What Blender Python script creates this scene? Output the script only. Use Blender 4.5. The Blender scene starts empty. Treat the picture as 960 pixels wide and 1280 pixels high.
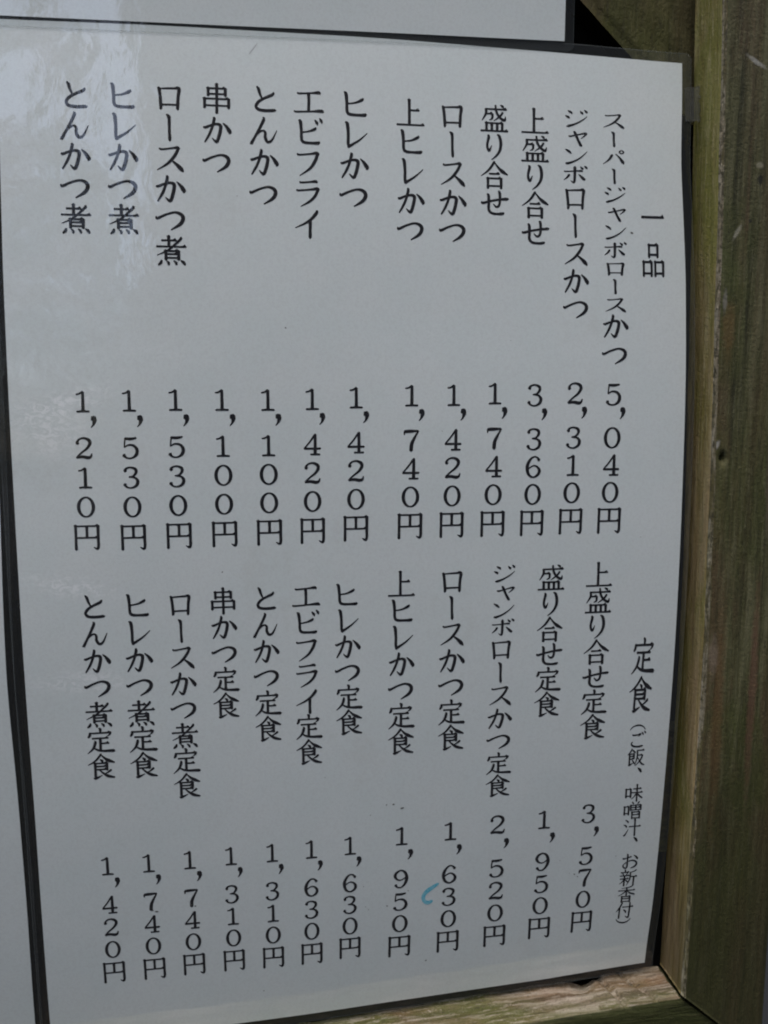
import bpy, bmesh, math, random
from mathutils import Vector, Matrix, noise

# ---------------------------------------------------------------- camera, sky, sun, exposure
scene = bpy.context.scene
COL = scene.collection
MM = 0.001
F_PX = 1035.0                                  # focal length for a picture 960 wide
hx = Vector((7200, -152.8, F_PX)).normalized()          # wall's horizontal, in camera axes (right, down, forward)
vd = Vector((10, 7460, F_PX)); vd = (vd - hx * vd.dot(hx)).normalized()
nn = hx.cross(vd)                                        # into the wall
cam_data = bpy.data.cameras.new('camera')
cam = bpy.data.objects.new('camera', cam_data)
COL.objects.link(cam)
world_rows = (hx, nn, -vd)                               # world X, Y, Z written in camera axes
M = Matrix([[r[0], -r[1], -r[2]] for r in world_rows]).to_4x4()
M.translation = Vector((0, -300 * MM, 0))
cam.matrix_world = M
cam_data.sensor_fit = 'HORIZONTAL'
cam_data.sensor_width = 27.0
cam_data.lens = 27.0 * F_PX / 960.0
cam_data.clip_start = 0.01
cam_data.clip_end = 500.0
cam_data.dof.use_dof = True
cam_data.dof.focus_distance = 0.30
cam_data.dof.aperture_fstop = 64.0
scene.camera = cam

SUN_EL, SUN_AZ = math.radians(73), math.radians(-158)    # azimuth from +Y towards +X: behind and a little left
world = bpy.data.worlds.new('World'); scene.world = world
world.use_nodes = True
wn = world.node_tree; wn.nodes.clear()
sky = wn.nodes.new('ShaderNodeTexSky'); sky.sky_type = 'NISHITA'; sky.sun_disc = False
sky.sun_elevation = SUN_EL; sky.sun_rotation = SUN_AZ
sky.air_density = 1.0; sky.dust_density = 3.0; sky.ozone_density = 1.0
bgn = wn.nodes.new('ShaderNodeBackground'); bgn.inputs['Strength'].default_value = 0.115
won = wn.nodes.new('ShaderNodeOutputWorld')
wn.links.new(sky.outputs[0], bgn.inputs[0]); wn.links.new(bgn.outputs[0], won.inputs[0])

sun_data = bpy.data.lights.new('sun', 'SUN')
sun_data.energy = 1.5; sun_data.angle = math.radians(30); sun_data.color = (1.0, 0.97, 0.93)
sun = bpy.data.objects.new('sun', sun_data); COL.objects.link(sun)
sd = Vector((math.sin(SUN_AZ) * math.cos(SUN_EL), math.cos(SUN_AZ) * math.cos(SUN_EL), math.sin(SUN_EL)))
sun.rotation_euler = sd.to_track_quat('Z', 'Y').to_euler()

scene.view_settings.view_transform = 'Standard'
scene.view_settings.look = 'None'
scene.view_settings.exposure = 0.64
scene.view_settings.gamma = 1.0
scene.view_settings.use_curve_mapping = False
scene.render.engine = 'CYCLES'
scene.cycles.pixel_filter_type = 'BLACKMAN_HARRIS'
scene.cycles.filter_width = 2.0
scene.cycles.transparent_max_bounces = 16

# ---------------------------------------------------------------- node helpers
class NT:
    def __init__(s, name):
        s.m = bpy.data.materials.new(name); s.m.use_nodes = True
        s.t = s.m.node_tree; s.t.nodes.clear()
        s.out = s.n('ShaderNodeOutputMaterial')
        s.tc = s.n('ShaderNodeTexCoord')
    def n(s, kind, **kw):
        nd = s.t.nodes.new(kind)
        for k, v in kw.items(): setattr(nd, k, v)
        return nd
    def l(s, a, b): s.t.links.new(a, b)
    def mapping(s, scale, loc=(0, 0, 0), rot=(0, 0, 0)):
        m = s.n('ShaderNodeMapping'); m.inputs['Scale'].default_value = scale
        m.inputs['Location'].default_value = loc; m.inputs['Rotation'].default_value = rot
        s.l(s.tc.outputs['Object'], m.inputs['Vector']); return m.outputs[0]
    def noise(s, vec, scale=1.0, detail=4, rough=0.55, dist=0.0):
        q = s.n('ShaderNodeTexNoise'); q.inputs['Scale'].default_value = scale
        q.inputs['Detail'].default_value = detail; q.inputs['Roughness'].default_value = rough
        q.inputs['Distortion'].default_value = dist
        s.l(vec, q.inputs['Vector']); return q.outputs['Fac']
    def ramp(s, fac, stops):
        r = s.n('ShaderNodeValToRGB'); e = r.color_ramp.elements
        while len(e) < len(stops): e.new(0.5)
        for el, (p, c) in zip(e, stops):
            el.position = p; el.color = tuple(c) + (1,) if len(c) == 3 else c
        s.l(fac, r.inputs[0]); return r.outputs[0]
    def math(s, op, a, b=None, c=None):
        q = s.n('ShaderNodeMath', operation=op)
        for i, v in enumerate((a, b, c)):
            if v is None: continue
            if isinstance(v, (int, float)): q.inputs[i].default_value = v
            else: s.l(v, q.inputs[i])
        return q.outputs[0]
    def mix(s, fac, a, b, mode='MIX'):
        q = s.n('ShaderNodeMix', data_type='RGBA', blend_type=mode)
        for sock, v in ((q.inputs['Factor'], fac), (q.inputs['A'], a), (q.inputs['B'], b)):
            if isinstance(v, (int, float)): sock.default_value = v
            elif isinstance(v, tuple): sock.default_value = tuple(v) + (1,) if len(v) == 3 else v
            else: s.l(v, sock)
        return [o for o in q.outputs if o.type == 'RGBA'][0]
    def smooth(s, v, lo, hi):
        q = s.n('ShaderNodeMapRange', interpolation_type='SMOOTHSTEP')
        q.inputs['From Min'].default_value = lo; q.inputs['From Max'].default_value = hi
        s.l(v, q.inputs['Value']); return q.outputs[0]
    def blob(s, cx, cz, rx, rz, tilt=0.0, soft=0.5):
        """mask round a stain at (cx, cz) mm on the front, with ragged edge"""
        mp = s.n('ShaderNodeMapping'); mp.vector_type = 'TEXTURE'
        mp.inputs['Location'].default_value = (cx * MM, 0, cz * MM)
        mp.inputs['Rotation'].default_value = (0, tilt, 0)
        mp.inputs['Scale'].default_value = (rx * MM, 1e6, rz * MM)
        s.l(s.tc.outputs['Object'], mp.inputs['Vector'])
        ln = s.n('ShaderNodeVectorMath', operation='LENGTH'); s.l(mp.outputs[0], ln.inputs[0])
        nz = s.noise(s.mapping((1, 1, 1)), 420.0, 3)
        v = s.math('ADD', ln.outputs['Value'], s.math('MULTIPLY', s.math('SUBTRACT', nz, 0.5), 1.2))
        q = s.n('ShaderNodeMapRange', interpolation_type='SMOOTHSTEP')
        q.inputs['From Min'].default_value = 1.0 - soft; q.inputs['From Max'].default_value = 1.0 + soft
        q.inputs['To Min'].default_value = 1; q.inputs['To Max'].default_value = 0
        s.l(v, q.inputs['Value']); return q.outputs[0]
    def bump(s, h, strength=0.3, dist=0.0003, normal=None):
        b = s.n('ShaderNodeBump'); b.inputs['Strength'].default_value = strength
        b.inputs['Distance'].default_value = dist; s.l(h, b.inputs['Height'])
        if normal is not None: s.l(normal, b.inputs['Normal'])
        return b.outputs[0]
    def principled(s, base, rough=0.6, normal=None, **kw):
        p = s.n('ShaderNodeBsdfPrincipled')
        for sock, v in [('Base Color', base), ('Roughness', rough)] + list(kw.items()):
            i = p.inputs[sock]
            if isinstance(v, (int, float)): i.default_value = v
            elif isinstance(v, tuple): i.default_value = tuple(v) + (1,) if len(v) == 3 else v
            else: s.l(v, i)
        if normal is not None: s.l(normal, p.inputs['Normal'])
        return p
    def done(s, shader):
        s.l(shader.outputs[0] if hasattr(shader, 'outputs') else shader, s.out.inputs['Surface']); return s.m

# film over paper and print: one rippled clear layer, so paper and ink take the same reflections
def film_ripple(t):
    a = t.noise(t.mapping((1, 1, 1)), 34.0, 2, 0.5, 0.6)
    b = t.noise(t.mapping((1.0, 1, 0.6)), 190.0, 3, 0.6, 1.0)
    h = t.math('ADD', a, t.math('MULTIPLY', b, 0.16))
    return t.bump(h, 1.0, RIPPLE)
RIPPLE = 0.00030
def laminated(name, colour, rough=0.6, build=None):
    t = NT(name)
    c = build(t) if build else colour
    p = t.principled(c, rough, **{'Coat Weight': 1.0, 'Coat Roughness': 0.02, 'Coat IOR': 2.05, 'Specular IOR Level': 0.1})
    t.l(film_ripple(t), p.inputs['Coat Normal'])
    return t.done(p)
def paper_build(t):
    n1 = t.noise(t.mapping((1, 1, 1)), 55.0, 4, 0.6)
    n2 = t.noise(t.mapping((1, 1, 1)), 900.0, 3, 0.7)
    c = t.mix(t.smooth(n1, 0.3, 0.7), (0.690, 0.755, 0.750), (0.720, 0.770, 0.765))
    n3 = t.noise(t.mapping((1, 1, 1)), 2200.0, 2, 0.7); n4 = t.noise(t.mapping((1, 1, 1)), 330.0, 3, 0.6)
    c = t.mix(t.math('MULTIPLY', t.smooth(n2, 0.45, 0.62), 0.26), c, (0.58, 0.61, 0.61))
    c = t.mix(t.math('MULTIPLY', t.smooth(n3, 0.50, 0.66), 0.30), c, (0.58, 0.61, 0.60))
    c = t.mix(t.math('MULTIPLY', t.smooth(n4, 0.48, 0.60), 0.10), c, (0.70, 0.74, 0.78))
    g = t.noise(t.mapping((1, 1, 1), (3, 1, 2)), 26.0, 5, 0.7)                   # faint grime
    c = t.mix(t.math('MULTIPLY', t.smooth(g, 0.58, 0.76), 0.24), c, (0.52, 0.53, 0.49))
    w = t.smooth(t.noise(t.mapping((1, 1, 1.6)), 260.0, 5, 0.7, 1.5), 0.46, 0.60)    # ragged whitish patches mixed into the paper colour
    for cx, cz, rx, rz, tl, k in [(-66, -2, 13, 3.5, -.25, .8), (-70, -11, 11, 7, .3, .65), (-66, -64, 12, 3, .2, .75), (-64, -98, 13, 3.5, 0, .65), (-35, 14, 22, 5, -.1, .15), (70, 20, 40, 9, .1, .10)]:
        c = t.mix(t.math('MULTIPLY', t.math('MULTIPLY', t.blob(cx, cz, rx, rz, tl, 0.8), w), k), c, (0.90, 0.93, 0.94))
    return c
mat_paper = laminated('laminated_white_paper', None, 0.7, paper_build)
mat_ink = laminated('black_print', (0.020, 0.020, 0.024), 0.6)
def pen_build(t):
    return t.mix(t.smooth(t.noise(t.mapping((1, 1, 1)), 1100.0, 4, .7), 0.40, 0.60), (0.09, 0.46, 0.62), (0.28, 0.60, 0.70))
mat_pen = laminated('cyan_pen', None, 0.6, pen_build)
mat_speck = laminated('grey_speck', (0.10, 0.10, 0.09), 0.7)
mat_pencil = laminated('faint_pencil', (0.45, 0.46, 0.47), 0.7)

def film_mat():
    t = NT('clear_film')
    tr = t.n('ShaderNodeBsdfTransparent'); tr.inputs[0].default_value = (0.95, 0.96, 0.96, 1)
    df = t.n('ShaderNodeBsdfDiffuse'); df.inputs[0].default_value = (0.55, 0.6, 0.62, 1)
    gl = t.n('ShaderNodeBsdfGlossy'); gl.inputs['Roughness'].default_value = 0.06
    t.l(film_ripple(t), gl.inputs['Normal'])
    m1 = t.n('ShaderNodeMixShader'); m1.inputs[0].default_value = 0.035
    t.l(tr.outputs[0], m1.inputs[1]); t.l(df.outputs[0], m1.inputs[2])
    lw = t.n('ShaderNodeLayerWeight'); fr = t.math('ADD', 0.06, t.math('MULTIPLY', t.math('POWER', lw.outputs['Facing'], 5.0), 0.7))   # same from both sides
    m2 = t.n('ShaderNodeMixShader'); t.l(fr, m2.inputs[0])
    t.l(m1.outputs[0], m2.inputs[1]); t.l(gl.outputs[0], m2.inputs[2])
    return t.done(m2)
mat_film = film_mat()
def film_edge_mat():
    t = NT('film_cut_edge')
    return t.done(t.principled((0.22, 0.25, 0.25), 0.35, Alpha=0.16))
mat_edge = film_edge_mat()

def wood(name, axis='z', tones=None, green=0.5, extra=None, seed=0.0, fine=1.0, bump=0.7):
    """weathered, algae-stained timber; grain along axis"""
    t = NT(name)
    lo, hi = 14.0, 320.0 * fine
    sc = {'z': (hi, hi, lo), 'x': (lo, hi, hi), 'd': (hi, hi, lo)}[axis]
    sl = {'z': (90, 90, 7), 'x': (7, 90, 90), 'd': (90, 90, 7)}[axis]
    rot = (0, math.radians(-41), 0) if axis == 'd' else (0, 0, 0)
    off = (seed, seed * 1.7, seed * 2.3)
    g1 = t.noise(t.mapping(sc, off, rot), 1.0, 5, 0.6, 0.3)
    g2 = t.noise(t.mapping(sl, off, rot), 1.0, 4, 0.6, 0.8)
    sp = t.noise(t.mapping((1, 1, 1), off), 700.0, 3, 0.7)
    pt = t.noise(t.mapping((22, 22, 9) if axis != 'x' else (9, 22, 22), off), 1.0, 5, 0.62, 0.5)
    d, m, l, alg, rust = tones
    c = t.ramp(g1, [(0.36, d), (0.50, m), (0.66, l)])
    c = t.mix(t.math('MULTIPLY', t.smooth(g2, 0.42, 0.66), 0.75), c, rust)
    c = t.mix(t.math('MULTIPLY', t.smooth(pt, 0.62 - 0.3 * green, 0.80 - 0.3 * green), 0.8), c, alg)
    c = t.mix(t.math('MULTIPLY', t.smooth(sp, 0.60, 0.72), 0.55), c, l)
    c = t.mix(t.math('MULTIPLY', t.smooth(sp, 0.42, 0.28), 0.6), c, d)
    g3 = t.noise(t.mapping(tuple(v * (2.6 if v > 100 else 5) for v in sc), off, rot), 1.0, 4, 0.7)
    sp2 = t.noise(t.mapping((1, 1, 1), off), 1500.0, 3, 0.8)
    c = t.mix(t.math('MULTIPLY', t.smooth(g3, 0.50, 0.66), 0.55), c, l)
    c = t.mix(t.math('MULTIPLY', t.smooth(g3, 0.46, 0.32), 0.65), c, d)
    c = t.mix(t.math('MULTIPLY', t.smooth(sp2, 0.52, 0.66), 0.45), c, m)
    c = t.mix(t.math('MULTIPLY', t.smooth(sp2, 0.46, 0.34), 0.5), c, d)
    if extra: c = extra(t, c)
    g1 = t.math('ADD', g1, t.math('MULTIPLY', g3, 0.8))
    h = t.math('ADD', g1, t.math('MULTIPLY', sp, 0.6))
    h = t.math('ADD', h, t.math('MULTIPLY', g2, 0.6))
    p = t.principled(c, 0.72, t.bump(h, bump, 0.0008), **{'Specular IOR Level': 0.3})
    return t.done(p)

def post_extra(t, c):
    for cx, cz, rx, rz, col, tilt, k in [
        (167.0, 24, 2.4, 9, (0.14, 0.085, 0.03), 0, .6), (165, 34, 0.8, 4, (0.28, 0.26, 0.22), 0, .6),
        (164.6, -18, 0.9, 2.0, (0.42, 0.40, 0.36), .5, .8), (172, 115, 3.6, 0.7, (0.36, 0.35, 0.31), .5, .8),
        (176, 76, 1.0, 1.8, (0.015, 0.015, 0.01), 0, .9), (175.4, 81, 1.3, 1.0, (0.30, 0.28, 0.2), 0, .6),
        (173, 62, .7, .7, (0.02, 0.02, 0.015), 0, .8), (168.4, 58, 0.7, 2.6, (0.35, 0.33, 0.25), .5, .7),
        (187, -15, 1.6, 34, (0.11, 0.075, 0.065), 0, .6), (185, -115, 1.6, 38, (0.14, 0.07, 0.045), 0, .7),
        (171, -125, 2.2, 40, (0.13, 0.075, 0.03), 0, .6), (168, -98, 1.8, 7, (0.22, 0.17, 0.12), 0, .7)]:
        c = t.mix(t.math('MULTIPLY', t.blob(cx, cz, rx, rz, tilt), k), c, col)
    return damp_falloff(t, c, 0.72)
def side_extra(t, c): return damp_falloff(t, c, 0.62, (0.060, 0.042, 0.018))
def damp_falloff(t, c, k, col=(0.028, 0.027, 0.008)):  # damp tone plus lens light falloff, painted darker towards the foot
    dim = t.n('ShaderNodeSeparateXYZ'); t.l(t.tc.outputs['Object'], dim.inputs[0])
    edge = t.math('ADD', dim.outputs[2], t.math('MULTIPLY', t.noise(t.mapping((40, 40, 10)), 1.0, 5, 0.6), 0.16))
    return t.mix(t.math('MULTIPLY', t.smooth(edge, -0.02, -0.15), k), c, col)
T_FRONT = ((0.031, 0.031, 0.013), (0.080, 0.079, 0.032), (0.148, 0.142, 0.074), (0.068, 0.080, 0.020), (0.105, 0.066, 0.034))
T_SIDE = ((0.15, 0.115, 0.034), (0.34, 0.26, 0.080), (0.48, 0.40, 0.22), (0.19, 0.20, 0.036), (0.42, 0.29, 0.16))
T_WORN = ((0.12, 0.10, 0.06), (0.26, 0.23, 0.16), (0.42, 0.38, 0.30), (0.17, 0.17, 0.08), (0.30, 0.24, 0.16))
T_BACK = ((0.035, 0.033, 0.012), (0.072, 0.068, 0.022), (0.115, 0.105, 0.040), (0.060, 0.066, 0.012), (0.075, 0.052, 0.020))
T_DARK = ((0.020, 0.016, 0.012), (0.055, 0.043, 0.030), (0.100, 0.082, 0.056), (0.060, 0.058, 0.024), (0.080, 0.052, 0.030))
T_TOP = ((0.025, 0.018, 0.010), (0.15, 0.112, 0.074), (0.42, 0.36, 0.29), (0.075, 0.088, 0.016), (0.17, 0.095, 0.045))
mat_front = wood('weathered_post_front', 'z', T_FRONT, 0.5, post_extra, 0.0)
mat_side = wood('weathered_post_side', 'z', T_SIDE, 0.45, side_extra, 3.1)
def worn_extra(t, c):
    n = t.noise(t.mapping((300, 300, 26), (2, 2, 2)), 1.0, 6, 0.75); k = t.noise(t.mapping((900, 900, 300)), 1.0, 4, 0.7)
    c = t.mix(t.smooth(n, 0.46, 0.54), c, (0.10, 0.085, 0.035))
    return t.mix(t.smooth(k, 0.50, 0.60), c, (0.07, 0.062, 0.035))
mat_worn = wood('worn_post_arris', 'z', T_WORN, 0.3, worn_extra, 5.3)
mat_back = wood('mossy_brace_wood', 'd', T_BACK, 0.5, None, 7.7, 0.6)
mat_dark = wood('dark_brown_wood', 'z', T_DARK, 0.3, None, 9.1)
mat_top = wood('bleached_rail_top', 'x', T_TOP, 0.80, None, 11.9, 0.8, 0.8)
mat_rail = wood('mossy_rail_front', 'x', ((0.018, 0.019, 0.007), (0.045, 0.046, 0.016), (0.090, 0.085, 0.040), (0.042, 0.050, 0.012), (0.060, 0.042, 0.018)), 0.8, None, 13.3)
def flat_mat(name, col, rough=0.8, nscale=30.0, var=0.35):
    t = NT(name)
    c = t.mix(t.noise(t.mapping((1, 1, 1)), nscale, 5, 0.6), tuple(v * (1 - var) for v in col), tuple(v * (1 + var) for v in col))
    return t.done(t.principled(c, rough))
mat_void = flat_mat('shade_dark_backing', (0.030, 0.028, 0.024), 0.9, 60, 0.6)  # coloured dark to stand in for the shade behind the sheets

# ---------------------------------------------------------------- object helpers
def link(name, me, mats=(), parent=None, **props):
    for m in (mats if isinstance(mats, (list, tuple)) else [mats]): me.materials.append(m)
    o = bpy.data.objects.new(name, me); COL.objects.link(o)
    if parent is not None:
        o.parent = parent; o.matrix_parent_inverse = parent.matrix_world.inverted()
    for k, v in props.items(): o[k] = v
    return o
def mesh(name, verts, faces, smooth=True, midx=None):
    me = bpy.data.meshes.new(name)
    me.from_pydata([(x * MM, y * MM, z * MM) for x, y, z in verts], [], faces)
    if midx: me.polygons.foreach_set('material_index', midx)
    if smooth: me.polygons.foreach_set('use_smooth', [True] * len(me.polygons))
    me.update(); return me
def empty(name, loc, **props):
    o = bpy.data.objects.new(name, None); o.location = tuple(v * MM for v in loc); o.empty_display_size = 0.02
    COL.objects.link(o); bpy.context.view_layer.update()
    for k, v in props.items(): o[k] = v
    return o
def lerp_tab(tab, k):
    """tab sorted by rising key: (key, value)"""
    if k <= tab[0][0]: return tab[0][1]
    for (a, va), (b, vb) in zip(tab, tab[1:]):
        if k <= b:
            u = (k - a) / (b - a); return va + (vb - va) * u
    return tab[-1][1]
def smooth_tab(tab, k, r=7.0):
    return sum(lerp_tab(tab, k + d * r / 3) for d in range(-3, 4)) / 7
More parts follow.
